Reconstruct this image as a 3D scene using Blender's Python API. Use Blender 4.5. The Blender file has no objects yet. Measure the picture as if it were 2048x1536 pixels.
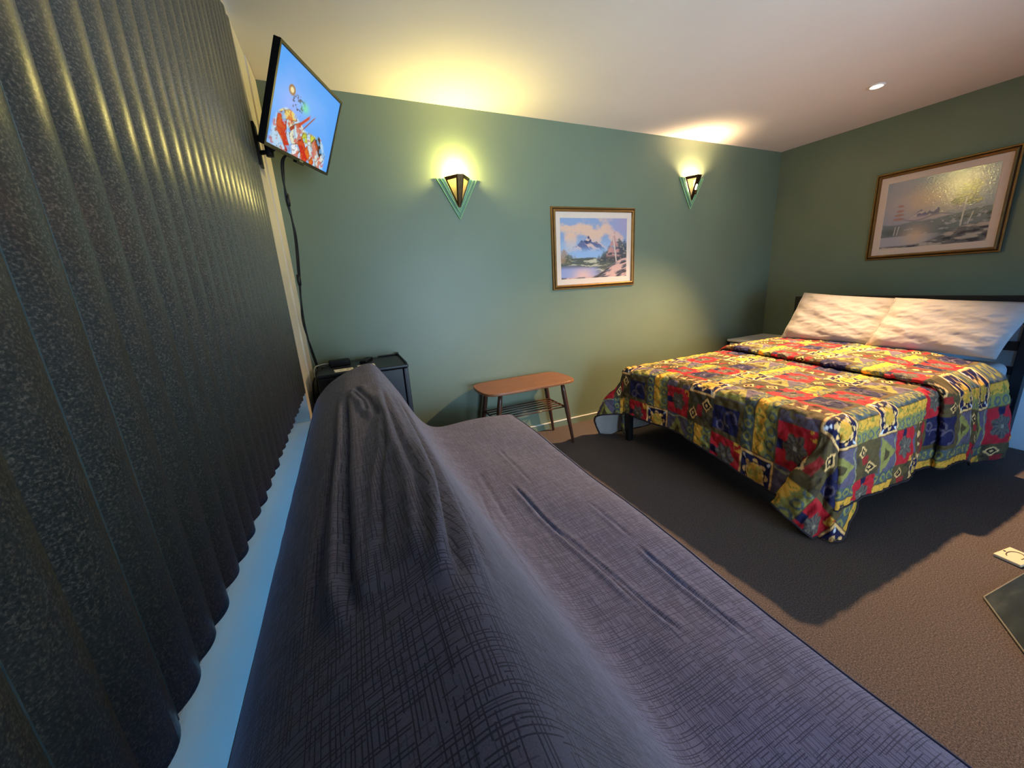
import bpy, bmesh, math, random
import numpy as np
from mathutils import Vector, Matrix

random.seed(4)
SC = bpy.context.scene
COL = SC.collection
PI = math.pi

# ------------------------------------------------------------------ camera, world, lights, exposure
CAM_M = ((0.91381331, 0.15500942, -0.37538955),
         (-0.40161098, 0.20732236, -0.89203478),
         (-0.06044715, 0.96591382, 0.25170742))
cam_d = bpy.data.cameras.new('camera')
cam_d.sensor_fit = 'HORIZONTAL'; cam_d.sensor_width = 36.0
cam_d.lens = 758.94 / 2048 * 36.0
cam_d.clip_start = 0.02
cam = bpy.data.objects.new('camera', cam_d); COL.objects.link(cam)
cam.matrix_world = Matrix.Translation((0, 0, 1.245)) @ Matrix(CAM_M).to_4x4()
SC.camera = cam

wd = bpy.data.worlds.new('world'); SC.world = wd; wd.use_nodes = True
bgn = wd.node_tree.nodes['Background']
bgn.inputs[0].default_value = (0.28, 0.55, 1.0, 1); bgn.inputs[1].default_value = 1.0

VS = SC.view_settings
VS.view_transform = 'Standard'; VS.look = 'None'; VS.gamma = 1.0; VS.exposure = 0.0
VS.use_curve_mapping = False

DAY = (0.07, 0.40, 1.0)
def light(name, kind, loc, energy, col, rot=(0, 0, 0), **kw):
    d = bpy.data.lights.new(name, kind); d.energy = energy; d.color = col
    for k, v in kw.items(): setattr(d, k, v)
    o = bpy.data.objects.new(name, d); COL.objects.link(o); o.location = loc; o.rotation_euler = rot
    return o
# daylight through the window behind the blinds and an unseen glazed door, added behind the camera
light('window_daylight', 'AREA', (-0.46, 0.55, 1.60), 560, DAY, (0, -PI/2, 0), shape='RECTANGLE', size=1.3, size_y=3.0)
light('unseen_door_daylight', 'AREA', (1.7, -1.66, 1.05), 41, (0.62, 0.83, 1.0), (PI/2+math.radians(12), 0, 0), shape='RECTANGLE', size=1.7, size_y=1.9, spread=math.radians(76))
_aim = (Vector((.80, .22, .42))-Vector((1.05, -1.58, 1.0))).to_track_quat('-Z', 'Y').to_euler()
light('sofa_end_blue_fill', 'AREA', (1.05, -1.58, 1.0), 2.2, (0.10, 0.38, 1.0), _aim, shape='RECTANGLE', size=.5, size_y=.5, spread=math.radians(42))  # added blue fill aimed at the near end of the sofa
light('panel_blue_fill', 'AREA', (2.98, -1.72, .70), 3.2, (0.12, 0.42, 1.0), (math.radians(84), 0, math.radians(-20)), shape='RECTANGLE', size=.5, size_y=.6, spread=math.radians(36))  # added blue fill aimed at the panel behind the headboard

# ------------------------------------------------------------------ helpers
def tag(o, label=None, cat=None, group=None, kind=None):
    if label: o['label'] = label
    if cat: o['category'] = cat
    if group: o['group'] = group
    if kind: o['kind'] = kind
    return o
def empty(name, loc=(0, 0, 0), rz=0):
    o = bpy.data.objects.new(name, None); COL.objects.link(o)
    o.location = loc; o.rotation_euler = (0, 0, rz); o.empty_display_size = .05
    return o
def s2l(*c):
    return tuple((v/255/12.92) if v/255 <= .04045 else ((v/255+.055)/1.055)**2.4 for v in c)

class MB:
    def __init__(s): s.v = []; s.f = []; s.mi = []; s.uv = []
    def add(s, vs, fs, m=0):
        n = len(s.v); s.v += [tuple(v) for v in vs]
        for f in fs: s.f.append(tuple(i+n for i in f)); s.mi.append(m)
    def box(s, a, b, m=0):
        x0, y0, z0 = a; x1, y1, z1 = b
        s.add([(x0,y0,z0),(x1,y0,z0),(x1,y1,z0),(x0,y1,z0),(x0,y0,z1),(x1,y0,z1),(x1,y1,z1),(x0,y1,z1)],
              [(0,3,2,1),(4,5,6,7),(0,1,5,4),(1,2,6,5),(2,3,7,6),(3,0,4,7)], m)
    def tube(s, pts, rad, n=10, m=0, cap=True):
        pts = [Vector(p) for p in pts]
        if not hasattr(rad, '__len__'): rad = [rad]*len(pts)
        rings = []; up = None
        for i, p in enumerate(pts):
            d = (pts[min(i+1, len(pts)-1)] - pts[max(i-1, 0)]).normalized()
            if up is None: up = Vector((0,0,1)) if abs(d.z) < .9 else Vector((1,0,0))
            a = d.cross(up).normalized(); b = d.cross(a).normalized(); up = a.cross(d) * 1
            up = (up - d*up.dot(d)).normalized()
            rings.append([p + (a*math.cos(2*PI*k/n) + b*math.sin(2*PI*k/n))*rad[i] for k in range(n)])
        vs = [v for r in rings for v in r]; fs = []
        for i in range(len(pts)-1):
            for k in range(n):
                fs.append((i*n+k, i*n+(k+1)%n, (i+1)*n+(k+1)%n, (i+1)*n+k))
        if cap: fs.append(tuple(range(n-1, -1, -1))); fs.append(tuple((len(pts)-1)*n+k for k in range(n)))
        s.add(vs, fs, m)
    def prism(s, poly, axis, lo, hi, m=0):
        n = len(poly)
        def P(q, h):
            return {'z': (q[0], q[1], h), 'y': (q[0], h, q[1]), 'x': (h, q[0], q[1])}[axis]
        s.add([P(q, lo) for q in poly] + [P(q, hi) for q in poly],
              [tuple(range(n-1, -1, -1)), tuple(range(n, 2*n))] + [(i, (i+1)%n, n+(i+1)%n, n+i) for i in range(n)], m)
    def lathe(s, prof, n=32, c=(0,0,0), m=0):
        vs = []; fs = []
        for r, z in prof:
            for k in range(n): vs.append((c[0]+r*math.cos(2*PI*k/n), c[1]+r*math.sin(2*PI*k/n), c[2]+z))
        for i in range(len(prof)-1):
            for k in range(n): fs.append((i*n+k, i*n+(k+1)%n, (i+1)*n+(k+1)%n, (i+1)*n+k))
        s.add(vs, fs, m)
    def frame_sweep(s, hw, hh, prof, m=0):
        # rectangular moulding in the local xz plane, front towards -y; prof = (inset, height out of the wall)
        vs = []; fs = []
        for i, h in prof:
            for sx, sz in ((-1,-1),(1,-1),(1,1),(-1,1)): vs.append((sx*(hw-i), -h, sz*(hh-i)))
        for k in range(len(prof)-1):
            for j in range(4): fs.append((k*4+j, k*4+(j+1)%4, (k+1)*4+(j+1)%4, (k+1)*4+j))
        s.add(vs, fs, m)
    def build(s, name, mats, parent=None, smooth=False, bevel=0, segs=2):
        me = bpy.data.meshes.new(name); me.from_pydata(s.v, [], s.f)
        if not isinstance(mats, (list, tuple)): mats = [mats]
        for mt in mats: me.materials.append(mt)
        me.polygons.foreach_set('material_index', s.mi)
        bm = bmesh.new(); bm.from_mesh(me)
        bmesh.ops.recalc_face_normals(bm, faces=bm.faces); bm.to_mesh(me); bm.free()
        if smooth: me.polygons.foreach_set('use_smooth', [True]*len(me.polygons))
        me.update()
        o = bpy.data.objects.new(name, me); COL.objects.link(o)
        if parent: o.parent = parent
        if bevel:
            b = o.modifiers.new('bevel', 'BEVEL'); b.width = bevel; b.segments = segs; b.limit_method = 'ANGLE'
            b.angle_limit = math.radians(35)
            me.polygons.foreach_set('use_smooth', [True]*len(me.polygons))
            w = o.modifiers.new('wn', 'WEIGHTED_NORMAL'); w.keep_sharp = True
        return o

def grid_obj(name, P, mat, parent=None, uv=None, col=None, smooth=True, flip=False):
    """P: (nu, nv, 3) array -> quad grid mesh with optional uv (nu,nv,2) and colour (nu,nv,3)"""
    nu, nv = P.shape[:2]
    idx = np.arange(nu*nv).reshape(nu, nv)
    q = np.stack([idx[:-1,:-1], idx[1:,:-1], idx[1:,1:], idx[:-1,1:]], -1).reshape(-1, 4)
    if flip: q = q[:, ::-1]
    me = bpy.data.meshes.new(name)
    me.vertices.add(nu*nv); me.vertices.foreach_set('co', np.ascontiguousarray(P, dtype=np.float32).ravel())
    nf = len(q); me.loops.add(nf*4); me.loops.foreach_set('vertex_index', q.astype(np.int32).ravel())
    me.polygons.add(nf); me.polygons.foreach_set('loop_start', np.arange(0, nf*4, 4, dtype=np.int32))
    me.polygons.foreach_set('loop_total', np.full(nf, 4, dtype=np.int32))
    if smooth: me.polygons.foreach_set('use_smooth', np.ones(nf, dtype=bool))
    me.update(calc_edges=True)
    if uv is not None:
        l = me.uv_layers.new(name='UVMap'); l.data.foreach_set('uv', uv.reshape(-1, 2)[q.ravel()].astype(np.float32).ravel())
    if col is not None:
        a = me.color_attributes.new('pattern', 'FLOAT_COLOR', 'POINT')
        c = np.ones((nu*nv, 4), np.float32); c[:, :3] = col.reshape(-1, 3); a.data.foreach_set('color', c.ravel())
    me.materials.append(mat); me.validate()
    o = bpy.data.objects.new(name, me); COL.objects.link(o)
    if parent: o.parent = parent
    return o

# ------------------------------------------------------------------ numpy noise
def vnoise(x, y, seed=0):
    xi = np.floor(x).astype(np.int64); yi = np.floor(y).astype(np.int64); fx = x-xi; fy = y-yi
    fx = fx*fx*(3-2*fx); fy = fy*fy*(3-2*fy)
    def h(a, b):
        n = (a*374761393 + b*668265263 + seed*1442695041) & 0xffffffff
        n = ((n ^ (n >> 13))*1274126177) & 0xffffffff
        return ((n ^ (n >> 16)) & 0xffff)/65535.0
    return (h(xi,yi)*(1-fx)+h(xi+1,yi)*fx)*(1-fy)+(h(xi,yi+1)*(1-fx)+h(xi+1,yi+1)*fx)*fy
def fbm(x, y, seed=0, o=4):
    r = 0; a = .5; t = 0
    for i in range(o):
        r = r + a*vnoise(x*2**i, y*2**i, seed+i*17); t += a; a *= .5
    return r/t
def sstep(a, b, x):
    t = np.clip((x-a)/(b-a), 0, 1); return t*t*(3-2*t)
def mix(c, d, m):
    return c*(1-m[..., None]) + np.asarray(d)*m[..., None]

# ------------------------------------------------------------------ materials
MATS = {}
class NT:
    def __init__(s, name):
        s.m = bpy.data.materials.new(name); s.m.use_nodes = True; s.t = s.m.node_tree
        s.b = s.t.nodes['Principled BSDF']; s.out = s.t.nodes['Material Output']
    def n(s, typ, **kw):
        nd = s.t.nodes.new(typ)
        for k, v in kw.items(): setattr(nd, k, v)
        return nd
    def l(s, a, b): s.t.links.new(a, b)
    def math(s, op, a, b=None, c=None):
        nd = s.n('ShaderNodeMath', operation=op)
        for i, v in enumerate((a, b, c)):
            if v is None: continue
            if isinstance(v, (int, float)): nd.inputs[i].default_value = v
            else: s.l(v, nd.inputs[i])
        return nd.outputs[0]
    def noise(s, vec, scale, detail=3, rough=.5):
        nd = s.n('ShaderNodeTexNoise'); nd.inputs['Scale'].default_value = scale
        nd.inputs['Detail'].default_value = detail; nd.inputs['Roughness'].default_value = rough
        if vec is not None: s.l(vec, nd.inputs['Vector'])
        return nd.outputs['Fac']
    def ramp(s, fac, stops):
        nd = s.n('ShaderNodeValToRGB'); cr = nd.color_ramp
        while len(cr.elements) < len(stops): cr.elements.new(.5)
        for e, (p, c) in zip(cr.elements, stops): e.position = p; e.color = (*c, 1)
        s.l(fac, nd.inputs[0]); return nd.outputs[0]
    def mix(s, fac, a, b):
        nd = s.n('ShaderNodeMix', data_type='RGBA')
        for sock, v in ((nd.inputs[0], fac), (nd.inputs[6], a), (nd.inputs[7], b)):
            if isinstance(v, (int, float)): sock.default_value = v
            elif isinstance(v, tuple): sock.default_value = (*v, 1)
            else: s.l(v, sock)
        return nd.outputs[2]
    def bump(s, h, strength, dist=.002):
        nd = s.n('ShaderNodeBump'); nd.inputs['Strength'].default_value = strength
        nd.inputs['Distance'].default_value = dist; s.l(h, nd.inputs['Height']); s.l(nd.outputs[0], s.b.inputs['Normal'])
    def mapping(s, vec, scale):
        nd = s.n('ShaderNodeMapping'); nd.inputs['Scale'].default_value = scale; s.l(vec, nd.inputs['Vector']); return nd.outputs[0]
    def obj(s): return s.n('ShaderNodeTexCoord').outputs['Object']
    def uv(s): return s.n('ShaderNodeTexCoord').outputs['UV']
    def set(s, rough=.5, spec=.5, metal=0, coat=0):
        s.b.inputs['Roughness'].default_value = rough; s.b.inputs['Specular IOR Level'].default_value = spec
        s.b.inputs['Metallic'].default_value = metal; s.b.inputs['Coat Weight'].default_value = coat
        return s
    def col(s, c):
        if isinstance(c, tuple): s.b.inputs['Base Color'].default_value = (*c, 1)
        else: s.l(c, s.b.inputs['Base Color'])
        return s

def painted(name, c, rough=.5, var=.06, scale=6, bump=.0, bscale=160, spec=.4, metal=0, coat=0):
    t = NT(name); t.set(rough, spec, metal, coat); o = t.obj()
    f = t.noise(o, scale, 4)
    t.col(t.ramp(f, [(.25, tuple(v*(1-var) for v in c)), (.75, tuple(min(1, v*(1+var)) for v in c))]))
    if bump: t.bump(t.noise(o, bscale, 2), bump, .001)
    return t.m

M_WALL = painted('green_wall_paint', s2l(106, 119, 99), .42, .05, 2.5, .12, 220, .4)
M_CEIL = painted('ceiling_paint', s2l(232, 224, 216), .75, .03, 2, .08, 200, .2)
M_CREAM = painted('cream_wall_paint', s2l(226, 216, 198), .5, .04, 4, .1, 220, .35)
M_WHITE = painted('white_laminate', s2l(226, 224, 220), .38, .02, 8)
M_BLACK = painted('black_metal', s2l(17, 17, 20), .45, .15, 30)
M_FRIDGE = painted('black_fridge_enamel', s2l(24, 27, 34), .38, .15, 60, .15, 400)
M_PLASTIC = painted('black_plastic', s2l(10, 10, 12), .45, .1, 40, spec=.2)
M_CABLE = painted('cable_rubber', s2l(20, 21, 23), .5, .1, 60)
M_CABLE_L = painted('pale_cable', s2l(150, 150, 138), .5, .1, 60)
M_CARD = painted('card_paper', s2l(238, 232, 214), .7, .03, 30)
M_INK = painted('card_ink', s2l(80, 76, 70), .7, .1, 60)
M_PLATE = painted('ivory_plastic', s2l(222, 206, 172), .45, .06, 30)
M_SCREW = painted('screw_metal', s2l(70, 62, 55), .4, .1, 60, metal=.6)
M_ALU = painted('trim_metal', s2l(160, 156, 140), .35, .08, 40, metal=.7)
M_BRONZE = painted('dark_bronze', s2l(74, 56, 34), .32, .25, 40, metal=.85)
M_GOLD = painted('gold_moulding', s2l(128, 94, 46), .42, .16, 26, .1, 90, metal=.55)
M_GOLD_D = painted('dark_moulding_groove', s2l(66, 42, 24), .45, .2, 30)
M_MAT = painted('picture_mount_board', s2l(214, 194, 176), .8, .02, 20)
M_SHEET = None

def wood(name, a, b, scale=(1.2, 16, 16)):
    t = NT(name); t.set(.36, .45, 0, .15); o = t.obj()
    v = t.mapping(o, scale)
    f = t.noise(v, 5, 6, .65); g = t.noise(t.mapping(o, (scale[0]*3, scale[1]*8, scale[2]*8)), 6, 3)
    h = t.math('ADD', t.math('MULTIPLY', f, .7), t.math('MULTIPLY', g, .3))
    t.col(t.ramp(h, [(.3, a), (.5, tuple((p+q)/2 for p, q in zip(a, b))), (.68, b)]))
    t.bump(h, .08, .001); return t.m
M_TEAK = wood('teak_veneer', s2l(98, 60, 36), s2l(156, 102, 64))
M_TEAK_D = wood('dark_turned_wood', s2l(48, 28, 20), s2l(82, 50, 34), (14, 14, 1.2))

def carpet():
    t = NT('brown_grey_carpet'); t.set(.95, .1); o = t.obj()
    f = t.noise(o, 210, 4, .75); g = t.noise(o, 520, 2, .6); w = t.noise(o, 1.6, 3)
    h = t.math('ADD', t.math('MULTIPLY', f, .6), t.math('MULTIPLY', g, .4))
    c = t.ramp(h, [(.36, s2l(48, 43, 42)), (.5, s2l(86, 77, 75)), (.66, s2l(146, 132, 126))])
    t.col(t.mix(t.math('MULTIPLY', w, .3), c, s2l(70, 62, 60)))
    t.bump(h, .6, .0025); return t.m
M_CARPET = carpet()

def slate():
    t = NT('dark_slate_tile'); t.set(.3, .5); o = t.obj()
    v = t.mapping(o, (2, 8, 3)); f = t.noise(v, 2.2, 6, .6)
    t.col(t.ramp(f, [(.3, s2l(26, 34, 36)), (.55, s2l(40, 48, 48)), (.8, s2l(74, 80, 78))])); t.bump(f, .2, .003); return t.m
M_SLATE = slate()

def blind_mat():
    t = NT('dark_green_blind_vinyl'); t.set(.4, .5); o = t.obj()
    v = t.mapping(o, (110, 330, 380)); f = t.noise(v, 1.0, 3, .65)
    g = t.noise(t.mapping(o, (60, 60, 60)), 5, 2)
    c = t.ramp(f, [(.40, s2l(84, 91, 90)), (.54, s2l(116, 117, 108)), (.68, s2l(180, 174, 156))])
    t.col(t.mix(t.math('MULTIPLY', g, .35), c, s2l(68, 78, 78)))
    t.b.inputs['Roughness'].default_value = .31
    t.bump(f, .25, .0006); return t.m
M_BLIND = blind_mat()
M_EDGE = painted('blind_cut_edge', s2l(112, 140, 146), .4, .2, 60)  # pale grey-cyan stands for daylight catching the slat edges

def cover_mat():
    t = NT('grey_crosshatch_jersey'); t.set(.85, .15); uv = t.uv()
    sep = t.n('ShaderNodeSeparateXYZ'); t.l(uv, sep.inputs[0]); U, V = sep.outputs[0], sep.outputs[1]
    wob = t.noise(uv, 9, 2)
    def lines(a, b, pitch, seed, thick, dens):
        aa = t.math('ADD', a, t.math('MULTIPLY', wob, .007))
        k = t.math('MULTIPLY', aa, 1/pitch); cell = t.math('FLOOR', k); fr = t.math('FRACT', k)
        wn = t.n('ShaderNodeTexWhiteNoise', noise_dimensions='1D'); t.l(t.math('ADD', cell, seed), wn.inputs['W'])
        pos = t.math('ADD', t.math('MULTIPLY', wn.outputs['Value'], .6), .2)
        d = t.math('ABSOLUTE', t.math('SUBTRACT', fr, pos))
        ln = t.math('LESS_THAN', d, thick)
        cx = t.n('ShaderNodeCombineXYZ'); t.l(t.math('MULTIPLY', cell, 7.31), cx.inputs[0]); t.l(t.math('MULTIPLY', b, 13), cx.inputs[1])
        cx.inputs[2].default_value = seed
        seg = t.math('GREATER_THAN', t.noise(cx.outputs[0], 1.0, 2), dens)
        return t.math('MULTIPLY', ln, seg)
    a1 = lines(U, V, 0.0054, 3.1, .14, .47); a2 = lines(V, U, .0060, 9.7, .13, .47)
    a3 = lines(U, V, .0031, 21.3, .2, .60); a4 = lines(V, U, .0034, 33.9, .2, .60)
    m = t.math('MAXIMUM', t.math('MAXIMUM', a1, a2), t.math('MULTIPLY', t.math('MAXIMUM', a3, a4), .55))
    w = t.noise(uv, 500, 2); big = t.noise(uv, 14, 3)
    base = t.mix(w, s2l(77, 80, 105), s2l(121, 122, 150))
    base = t.mix(t.math('MULTIPLY', big, .35), base, s2l(80, 80, 104))
    t.col(t.mix(t.math('MULTIPLY', m, .74), base, s2l(34, 35, 52)))
    t.bump(t.math('ADD', w, t.math('MULTIPLY', m, -1)), .25, .0008); t.b.inputs['Sheen Weight'].default_value = .15
    return t.m
M_COVER = cover_mat()

def linen():
    t = NT('white_cotton'); t.set(.8, .2); o = t.obj()
    f = t.noise(o, 7, 5, .6); w = t.noise(o, 600, 2)
    t.col(t.ramp(f, [(.3, s2l(158, 154, 151)), (.7, s2l(174, 170, 167))]))
    t.bump(t.math('ADD', t.math('MULTIPLY', f, 6), w), .12, .003); return t.m
M_SHEET = linen()

def attr_mat(name, rough=.8, bump_scale=0, bump=.3, coat=0, spec=.3, emit=0, dist=.004, coat_rough=.1):
    t = NT(name); t.set(rough, spec, 0, coat)
    a = t.n('ShaderNodeVertexColor', layer_name='pattern')
    t.b.inputs['Coat Roughness'].default_value = coat_rough
    if emit:
        t.col((.01, .01, .01)); t.l(a.outputs[0], t.b.inputs['Emission Color']); t.b.inputs['Emission Strength'].default_value = emit
    else: t.col(a.outputs[0])
    if bump_scale:
        uv = t.uv(); vo = t.n('ShaderNodeTexVoronoi', feature='SMOOTH_F1'); vo.inputs['Scale'].default_value = bump_scale
        t.l(uv, vo.inputs['Vector'])
        nz = t.noise(uv, bump_scale*.55, 3)
        t.bump(t.math('ADD', t.math('MULTIPLY', vo.outputs['Distance'], -1), nz), bump, dist)
    return t.m
M_QUILT = attr_mat('patchwork_quilt_cotton', .8, 26, 1.0, dist=.022)
M_ART = attr_mat('small_landscape_print', .6, 0)
M_ART2 = attr_mat('large_landscape_print', .14, 70, bump=.3, spec=.9, dist=.0012)
M_SCREEN = attr_mat('television_screen', .4, emit=.95, spec=.03)

def glass_mat(name, c, rough=.02):
    t = NT(name); t.set(rough, .5); t.col(c); t.b.inputs['Transmission Weight'].default_value = .88; t.b.inputs['IOR'].default_value = 1.5
    return t.m
M_GLASS = glass_mat('green_edge_glass', (.66, .93, .80), .06)
M_GLASS_E = painted('lit_glass_edge', s2l(150, 214, 140), .25, .1, 60, spec=.6)  # green glass edge, brightened in its colour as if lit by the bulb
def pane():
    t = NT('window_glass'); tr = t.n('ShaderNodeBsdfTransparent'); gl = t.n('ShaderNodeBsdfGlossy'); gl.inputs['Roughness'].default_value = .02
    fr = t.n('ShaderNodeFresnel'); mx = t.n('ShaderNodeMixShader'); t.l(fr.outputs[0], mx.inputs[0]); t.l(tr.outputs[0], mx.inputs[1]); t.l(gl.outputs[0], mx.inputs[2])
    t.l(mx.outputs[0], t.out.inputs[0]); return t.m
M_PANE = pane()
def emis(name, c, st):
    t = NT(name); t.col((.8, .8, .8)); t.b.inputs['Emission Color'].default_value = (*c, 1); t.b.inputs['Emission Strength'].default_value = st; return t.m
M_BULB_Y = emis('yellow_lamp_bulb', (1, .86, .36), 30)
M_BULB_W = emis('warm_lamp_bulb', (1, .80, .48), 30)
M_DOWN = emis('downlight_lamp', (1, .84, .58), 40)
def amber():
    t = NT('amber_panel_glass'); t.set(.5, .4); t.col((1.0, .72, .42)); t.b.inputs['Transmission Weight'].default_value = .85
    return t.m
M_AMBER = amber()

# ------------------------------------------------------------------ the room
XL, XR, YF, YB = -.255, 4.241, 2.78, -1.6
def ceil_z(x, y): return 2.425 - .0135*(x+.255) + .008*(y-2.78)
def struct(o, label=None, cat=None): o['kind'] = 'structure'; return o
m = MB(); m.box((XL-.2, YB-.2, -.12), (XR+.2, YF+.2, 0)); struct(m.build('floor', M_CARPET))
m = MB()
cs = [(XL-.2, YB-.2), (XR+.2, YB-.2), (XR+.2, YF+.2), (XL-.2, YF+.2)]
m.add([(x, y, ceil_z(x, y)) for x, y in cs]+[(x, y, ceil_z(x, y)+.12) for x, y in cs],
      [(0,1,2,3),(7,6,5,4),(0,4,5,1),(1,5,6,2),(2,6,7,3),(3,7,4,0)])
struct(m.build('ceiling', M_CEIL))
def wall_box(m, x0, y0, x1, y1, z0=0, z1=None):
    c = [(x0, y0), (x1, y0), (x1, y1), (x0, y1)]
    m.add([(x, y, z0) for x, y in c]+[(x, y, ceil_z(x, y) if z1 is None else z1) for x, y in c],
          [(0,3,2,1),(4,5,6,7),(0,1,5,4),(1,2,6,5),(2,3,7,6),(3,0,4,7)])
m = MB(); wall_box(m, XL-.14, YF, XR+.14, YF+.14); struct(m.build('wall_far', M_WALL))
m = MB(); wall_box(m, XR, YB, XR+.14, YF); struct(m.build('wall_right', M_WALL))
WY0, WY1, WZ0, WZ1 = -1.0, 2.235, .60, 2.405
m = MB(); wall_box(m, XL-.14, YB, XL, WY0); wall_box(m, XL-.14, WY1, XL, YF)
wall_box(m, XL-.14, WY0, XL, WY1, 0, WZ0); wall_box(m, XL-.14, WY0, XL, WY1, WZ1)
struct(m.build('wall_left', M_CREAM))
DX0, DX1, DZ1 = .8, 2.6, 2.05
m = MB(); wall_box(m, XL-.14, YB-.14, DX0, YB); wall_box(m, DX1, YB-.14, 2.70, YB); wall_box(m, 3.60, YB-.14, XR+.14, YB); wall_box(m, DX0, YB-.14, DX1, YB, DZ1); wall_box(m, 2.70, YB-.14, 3.60, YB, 0, .35); wall_box(m, 2.70, YB-.14, 3.60, YB, 1.35)
struct(m.build('wall_back', M_WALL))
# window behind the blinds
w1 = empty('window_1', (XL-.12, (WY0+WY1)/2, WZ0)); w1['kind'] = 'structure'
hy = (WY1-WY0)/2; hz = WZ1-WZ0
m = MB()
for a, b in (((-.02,-hy,0),(.03,-hy+.05,hz)), ((-.02,hy-.05,0),(.03,hy,hz)), ((-.02,-hy,0),(.03,hy,.12)), ((-.02,-hy,hz-.05),(.03,hy,hz)), ((-.02,-.025,.12),(.03,.025,hz-.05))): m.box(a, b)
m.build('window_frame', M_WHITE, w1)
m = MB(); m.box((0, -hy+.05, .12), (.006, hy-.05, hz-.05)); m.build('window_pane', M_PANE, w1)
# unseen glazed door added behind the camera to explain the bluish daylight
w2 = empty('unseen_door', ((DX0+DX1)/2, YB-.08, 0)); w2['kind'] = 'structure'
hx = (DX1-DX0)/2; m = MB()
for a, b in (((-hx,-.03,0),(-hx+.06,.03,DZ1)), ((hx-.06,-.03,0),(hx,.03,DZ1)), ((-hx,-.03,0),(hx,.03,.08)), ((-hx,-.03,DZ1-.06),(hx,.03,DZ1)), ((-.04,-.03,.08),(.04,.03,DZ1-.06))): m.box(a, b)
m.build('door_frame', M_WHITE, w2)
m = MB(); m.box((-hx+.06,-.004,.08),(hx-.06,.004,DZ1-.06)); m.build('door_pane', M_PANE, w2)
w3 = empty('unseen_window', (3.15, YB-.05, .35)); w3['kind'] = 'structure'  # unseen small window added for the bluish light on the right
m = MB()
for a, b in (((-.45,-.03,0),(-.41,.03,1)), ((.41,-.03,0),(.45,.03,1)), ((-.41,-.03,0),(.41,.03,.04)), ((-.41,-.03,.96),(.41,.03,1))): m.box(a, b)
m.build('window_frame', M_WHITE, w3)
m = MB(); m.box((-.41,-.003,.04),(.41,.003,.96)); m.build('window_pane', M_PANE, w3)
# skirting with the pale line along its top edge
m = MB(); m.box((XL, YF-.012, 0), (XR-.012, YF, .052)); bb = struct(m.build('baseboard_far', M_WALL))
m = MB(); m.box((XL, YF-.013, .052), (XR-.012, YF, .057)); struct(m.build('trim_1', M_WHITE))
m = MB(); m.box((XR-.012, YB, 0), (XR, YF, .052)); struct(m.build('baseboard_right', M_WALL))
# cream cover strip in the left corner
m = MB(); m.box((XL, 2.53, 0), (XL+.008, YF, ceil_z(XL, 2.6)-.004)); struct(m.build('trim_2', M_CREAM))

# ------------------------------------------------------------------ vertical blind
bl = empty('vertical_blind', (-.264, .8, 0))
tag(bl, 'dark green speckled vertical blind covering the window beside the sofa', 'window blind')
m = MB(); m.box((-.02, -1.65, 2.385), (.006, 1.425, 2.404)); m.build('head_rail', M_BLIND, bl)
PITCH = .0725
N_SL = 41
for k in range(N_SL):
    yc = 2.180 - k*PITCH - .8
    tilt = math.radians(8 + 2.5*math.sin(k*1.7)); zb = .768 + .004*math.sin(k*2.3)
    W2, sag, n = .0445, .0165, 12
    vs = []; fs = []
    for z in (zb, 2.386):
        for side in (0, 1):
            for i in range(n+1):
                q = -1 + 2*i/n
                lx = sag*(1-q*q) - side*.0012; ly = q*W2
                vs.append((lx*math.cos(tilt) + ly*math.sin(tilt), yc - lx*math.sin(tilt)*0 + ly*math.cos(tilt), z))
    R = n+1
    for i in range(n):
        fs.append((i, i+1, 2*R+i+1, 2*R+i)); fs.append((R+i+1, R+i, 3*R+i, 3*R+i+1))
        fs.append((i, R+i, R+i+1, i+1)); fs.append((2*R+i, 2*R+i+1, 3*R+i+1, 3*R+i))
    fs.append((0, 2*R, 3*R, R)); fs.append((n, R+n, 3*R+n, 2*R+n))
    m = MB(); m.add(vs, fs); so = m.build('slat', M_BLIND, bl, smooth=False)
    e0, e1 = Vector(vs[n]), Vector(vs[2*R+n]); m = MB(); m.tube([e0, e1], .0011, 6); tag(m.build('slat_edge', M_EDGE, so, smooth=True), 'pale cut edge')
for o in list(COL.objects):
    if o.name.startswith('slat') and 'edge' not in o.name:
        me = o.data; sm = [abs(p.normal.z) < .5 and p.area > 1e-4*.5 for p in me.polygons]
        me.polygons.foreach_set('use_smooth', sm)

# ------------------------------------------------------------------ television on its wall bracket
def rot_tv():
    return Matrix.Rotation(1.244, 3, 'Z') @ Matrix.Rotation(.414, 3, 'X') @ Matrix.Rotation(-.079, 3, 'Y')
tv = empty('television', (-.016, 2.172, 2.031)); tv.rotation_euler = rot_tv().to_euler()
tag(tv, 'black flat television tilted down from the wall, screen showing food on blue', 'television')
TW, TH = .62, .62/1.7
m = MB(); m.box((-TW/2, 0, -TH/2), (TW/2, .022, TH/2)); m.build('casing', M_PLASTIC, tv, bevel=.003)
m = MB(); m.box((-.2, .0225, -.13), (.2, .05, .06)); m.build('rear_housing', M_PLASTIC, tv, bevel=.006)
m = MB(); m.frame_sweep(TW/2, TH/2, [(0, -.002), (0, .006), (.011, .006), (.013, .0015)]); m.build('bezel', M_PLASTIC, tv)
m = MB(); m.box((-.035, -.004, -TH/2-.010), (.035, .012, -TH/2-.0005)); m.build('sensor_bar', M_PLASTIC, tv)
m = MB(); m.box((-.018, -.0072, -TH/2+.002), (.018, -.0062, -TH/2+.009)); tag(m.build('badge', M_ALU, tv), 'small silver badge')
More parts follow.
